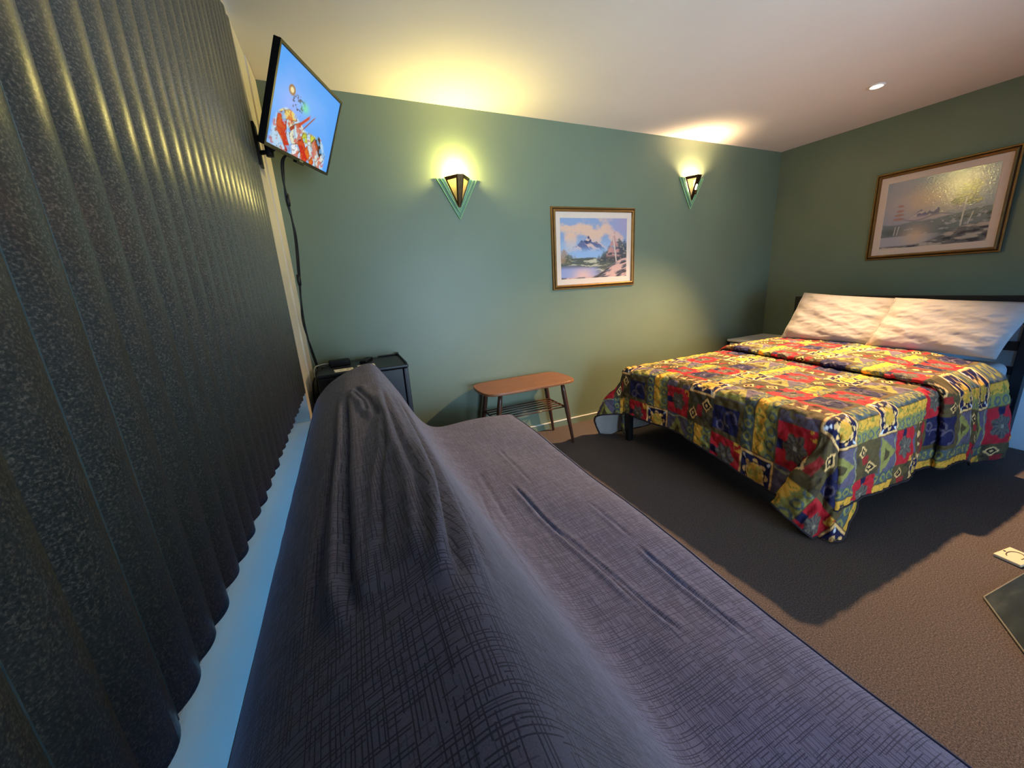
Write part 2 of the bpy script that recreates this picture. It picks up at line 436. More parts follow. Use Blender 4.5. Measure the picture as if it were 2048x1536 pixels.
def screen_pic(u, v):
    c = np.zeros(u.shape+(3,)) + np.array(s2l(84, 166, 252))
    g = fbm(u*3, v*3, 5); c = mix(c, s2l(104, 172, 255), sstep(.45, .75, g)*.6)
    c = mix(c, s2l(134, 170, 255), np.exp(-((u-.25)**2/.02+(v-.5)**2/.05))*.9)
    sp = fbm(u*34, v*34, 9, 3); reg = np.exp(-((u-.34)**2/.012+(v-.58)**2/.012)) + .5*np.exp(-((u-.78)**2/.01+(v-.2)**2/.012))
    c = mix(c, s2l(40, 60, 110), sstep(.62, .66, sp)*sstep(.25, .6, reg))
    c = mix(c, s2l(110, 230, 160), np.exp(-((u-.44)**2/.003+(v-.6)**2/.003))*.8)
    e = np.exp(-(((u-.22)/.05)**2+((v-.68)/.06)**2)); c = mix(c, s2l(150, 110, 80), sstep(.35, .5, e)); c = mix(c, s2l(235, 220, 170), sstep(.72, .85, e))
    wx = u + .16*(fbm(u*4, v*4, 21, 3)-.5); wy = v + .16*(fbm(u*4, v*4, 31, 3)-.5)
    body = sstep(.0, .03, .50 + .10*np.sin(u*7.5+.9) - 1.9*np.abs(u-.46)**2.2 - wy)*sstep(.06, .12, wx)*sstep(.95, .90, wx)
    fc = np.zeros(c.shape) + np.array(s2l(186, 216, 240))
    def stroke(cx, cy, ang, L, w, col_, edge):
        nonlocal fc
        x = (wx-cx)*1.7; y = wy-cy; p = x*math.cos(ang)+y*math.sin(ang); q = -x*math.sin(ang)+y*math.cos(ang) + .35*p*p
        d = np.maximum(np.abs(p)/L, np.abs(q)/w)
        fc = mix(fc, s2l(*edge), sstep(1.16, 1.08, d)); fc = mix(fc, s2l(*col_), sstep(1.08, .85, d))
    for st in ((.14,.34,-.8,.12,.05,(226,210,130),(150,90,40)), (.30,.46,.5,.12,.05,(230,200,120),(140,70,30)), (.44,.46,-.5,.12,.05,(220,230,220),(160,80,40)), (.20,.20,-1.1,.20,.07,(196,44,14),(110,40,20)), (.30,.28,-.9,.22,.05,(226,226,200),(150,80,40)), (.24,.40,.3,.14,.06,(226,200,110),(120,70,40)), (.38,.36,.7,.20,.03,(160,40,20),(110,60,40)), (.42,.22,-1.0,.16,.045,(200,226,240),(90,50,30)), (.48,.36,-.7,.12,.05,(226,226,206),(150,90,60)),
               (.55,.30,.2,.12,.06,(190,210,70),(140,90,30)), (.66,.38,.9,.10,.05,(206,210,70),(130,100,30)), (.54,.10,-.8,.16,.06,(206,24,16),(120,30,20)), (.64,.09,-.6,.14,.05,(226,110,30),(180,50,20)), (.62,.22,-1.0,.17,.05,(210,226,230),(110,70,30)), (.73,.20,-.9,.17,.05,(216,226,220),(100,60,40)), (.38,.08,.3,.12,.05,(236,240,244),(150,90,60)), (.80,.26,-.7,.18,.05,(70,40,30),(60,30,24)), (.84,.13,.9,.16,.05,(220,226,220),(90,70,60))): stroke(*st)
    bk = fbm(u*16, v*16, 41, 3); fc = mix(fc, s2l(206, 84, 30), sstep(.60, .68, bk)*.8); fc = mix(fc, s2l(120, 190, 250), sstep(.42, .34, bk)*.7); fc = mix(fc, s2l(110, 50, 26), sstep(.015, .006, np.abs(fbm(u*11, v*11, 52, 3)-.5))*.8)
    c = mix(c, fc, body)
    for cx, cy, sl, w, col_ in ((.46, .46, 1.0, .035, (190, 50, 30)), (.54, .48, 1.2, .018, (150, 60, 50))):
        fl = sstep(w, w*.4, np.abs((v-cy)-sl*(u-cx)*1.2))*sstep(cx-.12, cx-.06, u)*sstep(cx+.09, cx+.05, u); c = mix(c, s2l(*col_), fl)
    return c
nu, nv = 200, 118
U, V = np.meshgrid(np.linspace(0, 1, nu), np.linspace(0, 1, nv), indexing='ij')
P = np.stack([(U-.5)*(TW-.024), np.full(U.shape, -.0012), (V-.5)*(TH-.024)], -1)
grid_obj('screen', P, M_SCREEN, tv, col=screen_pic(U, V), smooth=False)
br = empty('wall_bracket', (XL, 2.30, 1.95)); tag(br, 'black swivel bracket holding the television to the cream wall', 'bracket')
m = MB(); m.box((.0, -.035, -.09), (.012, .035, .09)); m.build('wall_plate', M_BLACK, br, bevel=.002)
m = MB(); m.tube([(.012, 0, .03), (.045, .0, .03), (.075, -.012, .035), (.125, -.03, .045)], .013, 10); m.tube([(.012, 0, -.03), (.045, .0, -.025), (.075, -.012, -.01), (.125, -.03, .01)], .010, 10); m.build('arm', M_BLACK, br, smooth=True)
m = MB(); m.lathe([(0, -.045), (.016, -.045), (.018, -.03), (.018, .03), (.016, .045), (0, .045)], 16, (.05, 0, 0)); m.build('pivot', M_BLACK, br, smooth=True)

def bez(pts, n=8):
    pts = [Vector(p) for p in pts]; out = []
    for i in range(len(pts)-1):
        p0 = pts[max(i-1, 0)]; p1 = pts[i]; p2 = pts[i+1]; p3 = pts[min(i+2, len(pts)-1)]
        for k in range(n):
            t = k/n
            out.append(.5*((2*p1)+(p2-p0)*t+(2*p0-5*p1+4*p2-p3)*t*t+(3*p1-p0-3*p2+p3)*t**3))
    out.append(pts[-1]); return out
cab = empty('television_cable', (-.16, 2.22, 1.88)); tag(cab, 'black cable bundle hanging from the television down to the bar fridge', 'cable')
def rel(pts, o): return [Vector(p)-Vector(o) for p in pts]
CPTS = [(-.10, 2.2, 1.90), (-.150, 2.215, 1.875), (-.166, 2.25, 1.81), (-.166, 2.28, 1.713), (-.168, 2.32, 1.558), (-.195, 2.40, 1.341), (-.214, 2.46, 1.126), (-.212, 2.51, .949), (-.205, 2.585, .83), (-.200, 2.62, .70), (-.205, 2.66, .50)]
for off, nm in (((0, 0, 0), .0045), ((.006, .004, .0), .0032)):
    pp = [Vector(p)+Vector(off)*(1 if (i % 3) else -1.2) for i, p in enumerate(CPTS)]
    m = MB(); m.tube(bez(rel(pp, cab.location)), nm, 8); m.build('strand', M_CABLE, cab, smooth=True)
for z, i in ((1.74, 3), (1.40, 5)):
    p = Vector(CPTS[i])-cab.location; m = MB(); m.lathe([(0, -.03), (.009, -.028), (.011, 0), (.009, .028), (0, .03)], 10, tuple(p)); m.build('cable_tie', M_CABLE, cab, smooth=True)

# ------------------------------------------------------------------ sconces
def sconce(loc, label, bulbmat, energy, col, lift):
    t = empty('wall_sconce', loc); tag(t, label, 'wall lamp', 'wall sconces on the far green wall')
    for hw, h, y0, y1, dz in ((.145, .26, -.010, -.003, 0), (.118, .215, -.018, -.0115, -.002)):
        m = MB(); m.prism([(-hw, dz), (hw, dz), (0, -h+dz)], 'y', y0, y1); m.build('glass_plate', M_GLASS, t, bevel=.0015)
        for sx in (-1, 1):
            m = MB(); m.tube([(sx*hw, y0-.001, dz), (0, y0-.001, -h+dz)], .0022, 6); m.build('glass_edge', M_GLASS_E, t, smooth=True)  # strip painted as the plate edge lit by the bulb
    # bronze shade: folded front of three faces, the two side faces cut open
    A = Vector((-.088, -.020, 0)); B = Vector((-.020, -.098, .004)); C_ = Vector((.020, -.098, .004)); D = Vector((.088, -.020, 0)); T = Vector((0, -.022, -.185)); T0 = T + Vector((-.006, 0, 0)); T1 = T + Vector((.006, 0, 0))
    def frame_face(m, p, q, r, w0, w1):
        # triangular face with a triangular hole
        c = (p+q+r)/3
        ip, iq, ir = c+(p-c)*w0, c+(q-c)*w0, c+(r-c)*w1
        nrm = (q-p).cross(r-p).normalized()*.0016
        vs = []
        for sgn in (1, -1): vs += [x+nrm*sgn for x in (p, q, r, ip, iq, ir)]
        f = [(0,1,4,3),(1,2,5,4),(2,0,3,5)]
        fs = f + [tuple(6+i for i in reversed(x)) for x in f] + [(0,6,7,1),(1,7,8,2),(2,8,6,0),(3,4,10,9),(4,5,11,10),(5,3,9,11)]
        m.add(vs, fs); return ip, iq, ir
    m = MB(); hl = frame_face(m, A, B, T0, .70, .70); hr = frame_face(m, C_, D, T1, .70, .70)
    nb = Vector((0, .0016, 0))
    m.add([B-nb, C_-nb, T1-nb, T0-nb, B+nb, C_+nb, T1+nb, T0+nb], [(0,1,2,3),(7,6,5,4),(0,4,5,1),(1,5,6,2),(2,6,7,3),(3,7,4,0)])
    m.build('shade', M_BRONZE, t)
    m = MB(); m.tube([A, B, C_, D], .0035, 8); m.build('rim', M_BRONZE, t)
    for tri in (hl, hr):
        c = (tri[0]+tri[1]+tri[2])/3; m = MB(); n = (tri[1]-tri[0]).cross(tri[2]-tri[0]).normalized()*.001
        m.add([p-n for p in tri]+[p+n for p in tri], [(0,1,2),(5,4,3),(0,3,4,1),(1,4,5,2),(2,5,3,0)]); m.build('side_panel', M_AMBER, t)
    m = MB(); m.lathe([(0, -.02), (.008, -.018), (.011, .0), (.0155, .012), (.0165, .022), (.012, .033), (0, .038)], 16, (0, -.056, lift-.024)); m.build('bulb', bulbmat, t, smooth=True)
    m = MB(); m.lathe([(0, -.07), (.012, -.07), (.014, -.034), (0, -.034)], 14, (0, -.056, lift-.012)); m.build('lamp_holder', M_BRONZE, t, smooth=True)
    light('sconce_light', 'POINT', Vector(loc)+Vector((0, -.060, lift+.022)), energy, col, shadow_soft_size=.022)
    return t
sconce((.85, YF-.0005, 1.975), 'bronze and glass wedge sconce with yellow glow, the one nearer the television', M_BULB_Y, 24, (1, .80, .24), .010)
sconce((3.035, YF-.0005, 2.075), 'bronze and glass wedge sconce with warm glow, above the bed side near the corner', M_BULB_W, 36, (1, .68, .36), -.062)

# recessed downlight over the bed
dx, dy = 3.432, 1.669; dz = ceil_z(dx, dy)
dl = empty('downlight', (dx, dy, dz)); tag(dl, 'round recessed ceiling downlight glowing above the bed', 'ceiling light')
m = MB(); m.lathe([(.044, .0), (.044, -.005), (.039, -.008), (.031, -.006), (.029, .0)], 32); m.build('trim_ring', M_CEIL, dl, smooth=True)
m = MB(); m.lathe([(.0, -.011), (.015, -.0105), (.025, -.008), (.0288, -.001)], 32); m.build('lamp', M_DOWN, dl, smooth=True)
light('downlight_beam', 'SPOT', (dx, dy, dz-.03), 640, (1, .63, .32), (0, math.radians(27), 0), spot_size=math.radians(92), spot_blend=.65, shadow_soft_size=.03)

# ------------------------------------------------------------------ pictures
def art_small(u, v):
    n = fbm(u*6, v*6, 2); c = np.zeros(u.shape+(3,)) + np.array(s2l(150, 170, 204))
    c = mix(c, s2l(240, 196, 168), sstep(.35, .62, n + .35*np.exp(-((u-.5)**2/.09+(v-.75)**2/.03)) - .12)); c = mix(c, s2l(184, 160, 190), sstep(.6, 1, u)*sstep(.5, .9, v)*.7)
    c = mix(c, s2l(176, 200, 226), sstep(.72, .5, v)*.6)
    r = .54 + np.maximum.reduce([.16-1.1*np.abs(u-.40), .11-1.2*np.abs(u-.31), .10-.8*np.abs(u-.52), 0*u]) + .035*(fbm(u*22, u*0+3, 8, 3)-.5)*2*np.exp(-((u-.42)/.2)**2)
    mt = sstep(.0, .012, r-v)*sstep(.10, .3, u)*sstep(.78, .55, u)
    mc = np.zeros(c.shape)+np.array(s2l(106, 114, 152)); mc = mix(mc, s2l(232, 196, 184), sstep(.46, .56, fbm(u*18+v*14, v*18, 4))); mc = mix(mc, s2l(70, 72, 104), sstep(.50, .60, fbm(u*24-v*10, v*20, 14))*sstep(.55, .62, v))
    mc = mix(mc, s2l(160, 190, 226), sstep(.56, .42, v)); c = mix(c, mc, mt)
    bank = sstep(.0, .02, .33+.05*fbm(u*9, v*2, 6)-v); g = fbm(u*8, v*34, 7)
    c = mix(c, np.array(s2l(94, 98, 88)), bank); c = mix(c, s2l(206, 196, 166), bank*sstep(.55, .66, g))
    for cx, w, h0, tint in ((.04, .06, .56, s2l(176, 138, 104)), (.12, .07, .48, s2l(92, 98, 78)), (.20, .05, .40, s2l(96, 104, 104)), (.56, .05, .43, s2l(104, 112, 116)), (.64, .07, .46, s2l(92, 98, 96)), (.74, .09, .56, s2l(78, 80, 78)), (.88, .10, .68, s2l(72, 76, 80)), (.97, .09, .66, s2l(78, 78, 86))):
        tr = sstep(.0, .05, (h0-v)/.35*w*2.8 - np.abs(u-cx) + .10*(fbm(u*30, v*34, int(cx*99))-.45))*sstep(.24, .3, v)*sstep(h0+.06, h0-.03, v)
        c = mix(c, tint, tr*.85); c = mix(c, s2l(190, 176, 150), tr*sstep(.62, .72, fbm(u*40, v*40, 77))*.7)
    tr = sstep(.0, .03, (.82-v)*.28 - np.abs(u-.79-.05*(v-.5)) + .05*(fbm(u*26, v*30, 55)-.5))*sstep(.33, .4, v)*sstep(.42, .58, fbm(u*14, v*22, 91)+.1)
    c = mix(c, s2l(206, 150, 140), tr); c = mix(c, s2l(226, 206, 190), sstep(.012, .004, np.abs(u-.83+.12*(v-.3)))*sstep(.76, .6, v)*sstep(.24, .27, v))
    wt = sstep(.02, 0, v-.20-.02*np.sin(u*11))*sstep(.68, .5, u+v*.4)
    wc = np.zeros(c.shape)+np.array(s2l(158, 166, 206)); wc = mix(wc, s2l(238, 192, 178), np.exp(-((u-.32)**2/.02+(v-.04)**2/.02))); wc = mix(wc, s2l(96, 90, 92), sstep(.15, .22, v)*.8)
    c = mix(c, wc, wt)
    rk = sstep(.0, .03, .30*sstep(.42, 1.0, u)-v+.04); s = 1.6*(fbm((v*2.2-u*.9)*16, (u+v)*5, 3, 4)-.5)*2
    rc = np.zeros(c.shape)+np.array(s2l(116, 110, 118)); rc = mix(rc, s2l(222, 178, 164), sstep(.05, .3, s)); rc = mix(rc, s2l(70, 64, 66), sstep(-.12, -.4, s)); c = mix(c, rc, rk)
    return c
def art_large(u, v):
    n = fbm(u*6, v*5, 12); c = np.zeros(u.shape+(3,)) + np.array(s2l(166, 172, 186))
    c = mix(c, s2l(232, 196, 170), np.exp(-((u-.42)**2/.10+(v-.66)**2/.05))*sstep(.2, .6, n+.15)); c = mix(c, s2l(196, 180, 186), sstep(.4, .65, n)*.4)
    r = .42+np.maximum.reduce([.15-1.3*np.abs(u-.38), .10-1.0*np.abs(u-.46), .115-1.4*np.abs(u-.54), .06-.5*np.abs(u-.60), 0*u])+.03*(fbm(u*26, u*0+2, 5, 3)-.5)*2
    mt = sstep(0, .012, r-v)*sstep(.20, .28, u)*sstep(.68, .60, u)*sstep(.38, .42, v); mc = np.zeros(c.shape)+np.array(s2l(124, 116, 148)); mc = mix(mc, s2l(218, 198, 190), sstep(.50, .60, fbm(u*20-v*12, v*16, 24))); mc = mix(mc, s2l(206, 186, 186), sstep(.47, .42, v)); c = mix(c, mc, mt)
    c = mix(c, s2l(130, 122, 148), sstep(.02, .0, np.abs(v-.42-.03*np.sin(u*14)))*sstep(.12, .3, u)*sstep(.75, .6, u)*.8)
    hz = sstep(.02, 0, v-.36-.10*sstep(.5, .95, u)-.05*(fbm(u*9, v*2, 3)-.5)); g = fbm(u*10, v*30, 33)
    hc = np.zeros(c.shape)+np.array(s2l(128, 134, 140)); hc = mix(hc, s2l(84, 88, 84), sstep(.5, .62, g)*sstep(.5, .75, u)); hc = mix(hc, s2l(188, 184, 190), sstep(.6, .72, fbm(u*20, v*26, 43))); c = mix(c, hc, hz)
    c = mix(c, s2l(96, 106, 96), np.exp(-((u-.10)**2/.012+(v-.25)**2/.004)))
    w = sstep(.02, 0, v-.17)*sstep(.62, .42, u-v*.2); c = mix(c, s2l(190, 186, 196), w); c = mix(c, s2l(236, 204, 168), np.exp(-((u-.36)**2/.014+(v-.16)**2/.02))*.9)
    rk = sstep(0, .03, .22*sstep(.34, .9, u)+.05-v); s = fbm(u*9, v*26, 51); rc = np.zeros(c.shape)+np.array(s2l(118, 112, 116)); rc = mix(rc, s2l(204, 188, 176), sstep(.5, .62, s)); rc = mix(rc, s2l(66, 58, 70), sstep(.42, .32, s)); c = mix(c, rc, rk)
    for cx, cy, rx, ry in ((.77, .66, .12, .14), (.70, .58, .07, .05), (.84, .56, .08, .05), (.80, .76, .10, .08)):
        e = ((u-cx)/rx)**2+((v-cy)/ry)**2; tr = sstep(1.1, .5, e + 1.3*(fbm(u*30, v*34, 66)-.45)); c = mix(c, s2l(120, 116, 84), tr*.7); c = mix(c, s2l(206, 196, 140), tr*sstep(.58, .68, fbm(u*46, v*46, 67)))
    for cx, sl, t0, t1, w in ((.76, .03, .24, .62, .010), (.82, .16, .25, .42, .007), (.14, .05, .2, .33, .006), (.17, .10, .2, .33, .006)):
        c = mix(c, s2l(226, 218, 210), sstep(w, w*.4, np.abs(u-cx-sl*(v-t0)))*sstep(t0-.01, t0+.01, v)*sstep(t1+.01, t1-.01, v))
    for cy in (.44, .50, .56, .63): c = mix(c, s2l(186, 126, 108), sstep(1.0, .3, ((u-.17)/(.085*(1-(cy-.4)*2.2)))**2+((v-cy)/.025)**2 + .8*(fbm(u*30, v*30, 5)-.4))*.8)
    return c
def picture(loc, rz, w, h, mat_w, label, art, artm, res, fw=.036):
    t = empty('framed_picture', loc, rz); tag(t, label, 'picture')
    m = MB(); m.frame_sweep(w/2, h/2, [(0, .0), (0, .014), (.004, .017), (.010, .017), (.012, .013)]); m.frame_sweep(w/2, h/2, [(.017, .013), (.019, .022), (.027, .026), (.032, .024), (fw, .012), (fw, .006)]); m.build('frame', M_GOLD, t)
    m = MB(); m.frame_sweep(w/2, h/2, [(.012, .013), (.013, .010), (.017, .013)]); m.build('frame_groove', M_GOLD_D, t)
    m = MB(); m.box((-w/2+.02, -.006, -h/2+.02), (w/2-.02, -.0005, h/2-.02)); m.build('backing', M_GOLD_D, t)
    aw, ah = w/2-fw-mat_w, h/2-fw-mat_w
    m = MB(); m.frame_sweep(w/2-fw+.002, h/2-fw+.002, [(0, .0085), (mat_w, .0085), (mat_w+.004, .0068)]); m.build('mount', M_MAT, t)
    nu = res; nv = int(res*ah/aw); U, V = np.meshgrid(np.linspace(0, 1, nu), np.linspace(0, 1, nv), indexing='ij')
    P = np.stack([(U-.5)*2*aw, np.full(U.shape, -.0068), (V-.5)*2*ah], -1)
    grid_obj('artwork', P, artm, t, col=art(U, V)*.78, smooth=False, uv=np.stack([U, V], -1))
    return t
picture((1.990, YF, 1.498), 0, .820, .630, .043, 'smaller gold framed mountain lake landscape between the two wall sconces', art_small, M_ART, 240)
pb = picture((XR-.013, 1.560, 1.600), -PI/2-math.radians(1.3), .768, .672, .045, 'larger gold framed landscape with birch trees on the wall above the bed', art_large, M_ART2, 260)
pb.rotation_euler.x = math.radians(1.6)

# ------------------------------------------------------------------ sofa bed in a loose cover
SEC = [(-.285, .015), (-.285, .25), (-.262, .50), (-.222, .68), (-.150, .785), (-.060, .842), (.015, .868), (.072, .880), (.110, .862), (.160, .790), (.217, .690), (.282, .560), (.340, .482), (.405, .450), (.50, .446), (.66, .448), (.80, .448), (.862, .443), (.902, .424), (.922, .385), (.930, .30), (.932, .15), (.934, .012)]
SEC = [(max(x, -.247), z) for x, z in SEC]
def resample(pts, step):
    pts = np.array(bez([(p[0], 0, p[1]) for p in pts], 14))[:, [0, 2]]
    d = np.r_[0, np.cumsum(np.linalg.norm(np.diff(pts, axis=0), axis=1))]
    n = int(d[-1]/step); u = np.linspace(0, d[-1], n)
    return np.stack([np.interp(u, d, pts[:, 0]), np.interp(u, d, pts[:, 1])], -1), u
sec, su = resample(SEC, .0052)
Y0, Y1 = -.02, 2.16
ys = np.linspace(Y0, Y1, 400)
END = 26
def sofa_surface():
    rows = []; vv = []
    def sect(y):
        s = sec.copy(); k = (y-1.1)/1.05
        x = s[:, 0].copy(); front = sstep(.42, .80, x)
        x = x + front*(-.03 + .04*k)
        z = s[:, 1].copy()
        z += .012*np.sin(y*3.1)*np.exp(-((s[:, 0]-.07)/.1)**2) + .006*np.sin(y*7+s[:, 0]*9)*sstep(.4, .6, s[:, 0])*sstep(.2, .4, s[:, 1])
        # loose cover billows out over the near half of the crease
        w = np.exp(-((s[:, 0]-.30)/.10)**2)*sstep(1.5, .3, y)
        x = x + .02*w; z = z + .035*w
        return x, z
    for e in np.linspace(1, 0, END)[:-1]:          # near end drop
        x, z = sect(Y0); f = min(1, e); r = .06
        a = (1-e)*PI/2 if False else 0
        rows.append(np.stack([x + 0*x, np.full(x.shape, Y0 - r*math.sqrt(max(0, 1-(1-min(1, e*3))**2))*1.0), np.maximum(z*(1-e), .012 if e > .98 else 0) + (z*0)], -1)); vv.append(Y0 - e*.6)
    for y in ys:
        x, z = sect(y); rows.append(np.stack([x, np.full(x.shape, y), z], -1)); vv.append(y)
    for e in np.linspace(0, 1, END)[1:]:
        x, z = sect(Y1); r = .035
        rows.append(np.stack([x, np.full(x.shape, Y1 + r*math.sqrt(max(0, 1-(1-min(1, e*3))**2))), z*(1-e)+.010*e], -1)); vv.append(Y1 + e*.6)
    return np.array(rows), np.array(vv)
SP, SV = sofa_surface()
SP[..., 2] = np.maximum(SP[..., 2], .010)
gu, gv = np.meshgrid(su, SV); 
# folds: polylines in (arc length along the section, y), depth, width
FOLDS = []
FOLDS += [([(.916, 1.76), (.916, 1.194), (.908, .878), (.908, .674), (.908, .538), (.918, .42)], .016, .020),
          ([(.884, 1.25), (.868, .817), (.86, .651), (.85, .45)], .005, .022),
          ([(1.069, 1.72), (1.053, 1.013), (1.053, .734), (1.037, .561), (1.021, .44)], .013, .018),
          ([(1.158, 1.85), (1.125, .991), (1.093, .674), (1.069, .516), (1.053, .38)], .020, .024),
          ([(1.037, 1.30), (1.013, .961), (.981, .78), (.973, .651), (.957, .5)], .007, .012),
          ([(.960, 1.76), (1.005, 1.46), (1.020, 1.2)], .012, .020), ([(.950, 1.68), (.985, 1.46), (.99, 1.3)], .010, .016),
          ([(1.23, 1.9), (1.20, 1.2), (1.16, .7), (1.12, .4)], .008, .030),
          ([(1.728, 1.36), (1.736, 1.059), (1.753, .893), (1.777, .727), (1.793, .56)], .007, .014),
          ([(1.753, .98), (1.785, .764), (1.809, .599), (1.833, .48)], .005, .014),
          ([(1.953, .80), (1.962, .621), (1.97, .516), (1.978, .42)], .006, .012),
          ([(1.945, 1.05), (1.962, .80)], .003, .012), ([(1.817, 1.70), (1.809, 1.25)], .003, .014), ([(1.58, 1.3), (1.50, .9), (1.46, .6)], .004, .02),
          ([(1.64, 1.5), (1.60, 1.0)], .003, .02)]
def seg_dist(px, py, a, b):
    ax, ay = a; bx, by = b; dx_, dy_ = bx-ax, by-ay; L = dx_*dx_+dy_*dy_+1e-12
    t = np.clip(((px-ax)*dx_+(py-ay)*dy_)/L, 0, 1); ex = px-(ax+t*dx_); ey = py-(ay+t*dy_)
    return np.sqrt(ex*ex+ey*ey), np.sign(ex*dy_-ey*dx_), t
D = np.zeros(gu.shape)
for pl, amp, wid in FOLDS:
    best = np.full(gu.shape, 9.); sg = np.zeros(gu.shape); par = np.zeros(gu.shape); n = len(pl)-1
    for i in range(n):
        d, s_, t_ = seg_dist(gu, gv, pl[i], pl[i+1]); k = d < best
        best = np.where(k, d, best); sg = np.where(k, s_, sg); par = np.where(k, (i+t_)/n, par)
    fade = sstep(0, .12, par)*sstep(1, .80, par); d = best*sg
    D += fade*amp*(-1.0*np.exp(-(d/(wid*.42))**2) + .75*np.exp(-((d-wid*1.05)/(wid*.8))**2) + .45*np.exp(-((d+wid*1.1)/(wid*.9))**2))
D += .0035*(fbm(gu*7, gv*5, 3)-.5)*2
nx = np.gradient(SP, axis=0); nyv = np.gradient(SP, axis=1); nrm = np.cross(nyv, nx); nrm /= np.linalg.norm(nrm, axis=-1, keepdims=True)+1e-9
inner = sstep(.0, .2, gu)*sstep(su[-1], su[-1]-.25, gu)
if nrm[200, len(su)//2][2] < 0: nrm = -nrm
SP = SP + nrm*(D*inner)[..., None]
SP[..., 0] = np.maximum(SP[..., 0], -.249); SP[..., 2] = np.maximum(SP[..., 2], .006)
sofa = empty('sofa_bed', (.35, 1.1, 0)); tag(sofa, 'long grey sofa bed under a loose crosshatched cover beside the blind', 'sofa')
cov = grid_obj('slipcover', SP - np.array([.35, 1.1, 0]), M_COVER, sofa, uv=np.stack([gu, gv], -1), flip=True)
j = int(np.argmin(np.abs(sec[:, 0]-.885)+np.abs(sec[:, 1]-.44)))
m = MB(); m.tube([tuple(SP[i, j]-np.array([.35, 1.1, -.001])) for i in range(END, END+395, 3)], .0032, 6); m.build('seam_piping', M_COVER, sofa, smooth=True)

# ------------------------------------------------------------------ bar fridge and what lies on it
FX0, FX1, FY0, FY1, FZ = -.195, .305, 2.335, 2.755, .82
fr = empty('bar_fridge', ((FX0+FX1)/2, (FY0+FY1)/2, 0)); tag(fr, 'black bar fridge standing in the corner behind the sofa', 'fridge')
ox, oy = (FX0+FX1)/2, (FY0+FY1)/2
m = MB(); m.box((FX0-ox, FY0+.045-oy, .015), (FX1-ox, FY1-oy, FZ-.02)); m.build('cabinet', M_FRIDGE, fr, bevel=.006)
m = MB(); m.box((FX0-ox, FY0-oy, .06), (FX1-.032-ox, FY0+.040-oy, FZ-.022)); m.box((FX1-.028-ox, FY0-oy, .06), (FX1-ox, FY0+.040-oy, FZ-.022)); m.build('door', M_FRIDGE, fr, bevel=.004)
m = MB(); m.box((FX0-ox-.002, FY0-oy, FZ-.02), (FX1-ox+.004, FY1-oy, FZ)); m.build('top_panel', M_FRIDGE, fr, bevel=.005)
m = MB(); m.box((FX1-ox-.010, FY0-oy+.02, FZ), (FX1-ox, FY1-oy-.005, FZ+.009)); m.box((FX1-ox-.14, FY1-oy-.012, FZ), (FX1-ox-.01, FY1-oy-.003, FZ+.008)); m.box((FX1-ox-.016, FY1-oy-.018, FZ), (FX1-ox+.001, FY1-oy, FZ+.018)); m.build('top_rail', M_PLASTIC, fr, bevel=.001)
for sx in (-1, 1):
    for sy in (-1, 1):
        m = MB(); m.lathe([(0, 0), (.018, 0), (.018, .016), (0, .016)], 12, (sx*.22, sy*.18, 0)); m.build('foot', M_PLASTIC, fr)
tag(m and (lambda o: o)(empty('power_adapter', (-.075, 2.60, FZ))), 'black power adapter box on the fridge, at the cable end', 'power adapter')
pa = [o for o in COL.objects if o.name == 'power_adapter'][0]; pa.rotation_euler.z = .12
m = MB(); m.box((-.06, -.035, 0), (.06, .035, .038)); m.build('casing', M_PLASTIC, pa, bevel=.005)
m = MB(); m.tube(bez([(-.06, 0, .02), (-.10, -.005, .022), (-.145, -.03, .01), (-.152, -.07, -.06), (-.148, -.06, -.2)]), .004, 8); m.build('lead', M_CABLE_L, pa, smooth=True)
m = MB(); m.tube(bez([(-.06, -.012, .012), (-.09, -.04, .012), (-.13, -.06, .008), (-.150, -.09, -.08), (-.148, -.07, -.3)]), .004, 8); m.build('lead', M_CABLE, pa, smooth=True)
rc = empty('remote_control', (.085, 2.63, FZ), 1.25); tag(rc, 'black remote control lying across the back of the fridge', 'remote control')
m = MB(); m.box((-.075, -.023, 0), (.075, .023, .018)); m.build('casing', M_PLASTIC, rc, bevel=.005)
m = MB()
for i in range(5):
    for jn in range(3): m.box((-.055+i*.02, -.014+jn*.011, .018), (-.045+i*.02, -.008+jn*.011, .0195))
m.build('keypad', M_FRIDGE, rc)
for (x, y, rz, w, h, lab) in ((-.052, 2.415, .10, .105, .085, 'white printed card near the left of the fridge top'), (.075, 2.47, .06, .10, .075, 'blank white card on the fridge partly behind the sofa peak')):
    c = empty('paper_card', (x, y, FZ+.0005), rz); tag(c, lab, 'card', 'cards on the fridge')
    m = MB(); m.box((-w/2, -h/2, 0), (w/2, h/2, .0016)); m.build('sheet', M_CARD, c)
    if x < 0:
        m = MB(); m.lathe([(.009, .0017), (.013, .0017)], 16, (.03, .008, 0)); m.lathe([(.004, .0017), (.007, .0017)], 12, (.018, -.008, 0)); m.box((-.028, -.010, .0016), (.0, -.006, .0019)); m.box((-.024, .004, .0016), (-.004, .008, .0019)); m.build('print', M_INK, c)
lc = empty('looped_cable', (-.19, 2.56, .80)); tag(lc, 'black looped power cord bulging left from the fridge over the cream wall', 'cable')
LP = [(-.125, 2.575, .832), (-.165, 2.57, .828), (-.205, 2.54, .80), (-.232, 2.50, .755), (-.243, 2.49, .675), (-.239, 2.49, .59), (-.222, 2.50, .53), (-.20, 2.52, .45)]
m = MB(); m.tube(bez(rel(LP, lc.location)), .0042, 8); m.build('cord', M_CABLE, lc, smooth=True)
m = MB(); m.lathe([(0, -.05), (.014, -.05), (.016, -.02), (.012, .02), (.006, .05), (0, .05)], 12, (-.008, .05, -.08)); m.build('connector', M_PLASTIC, lc, smooth=True)

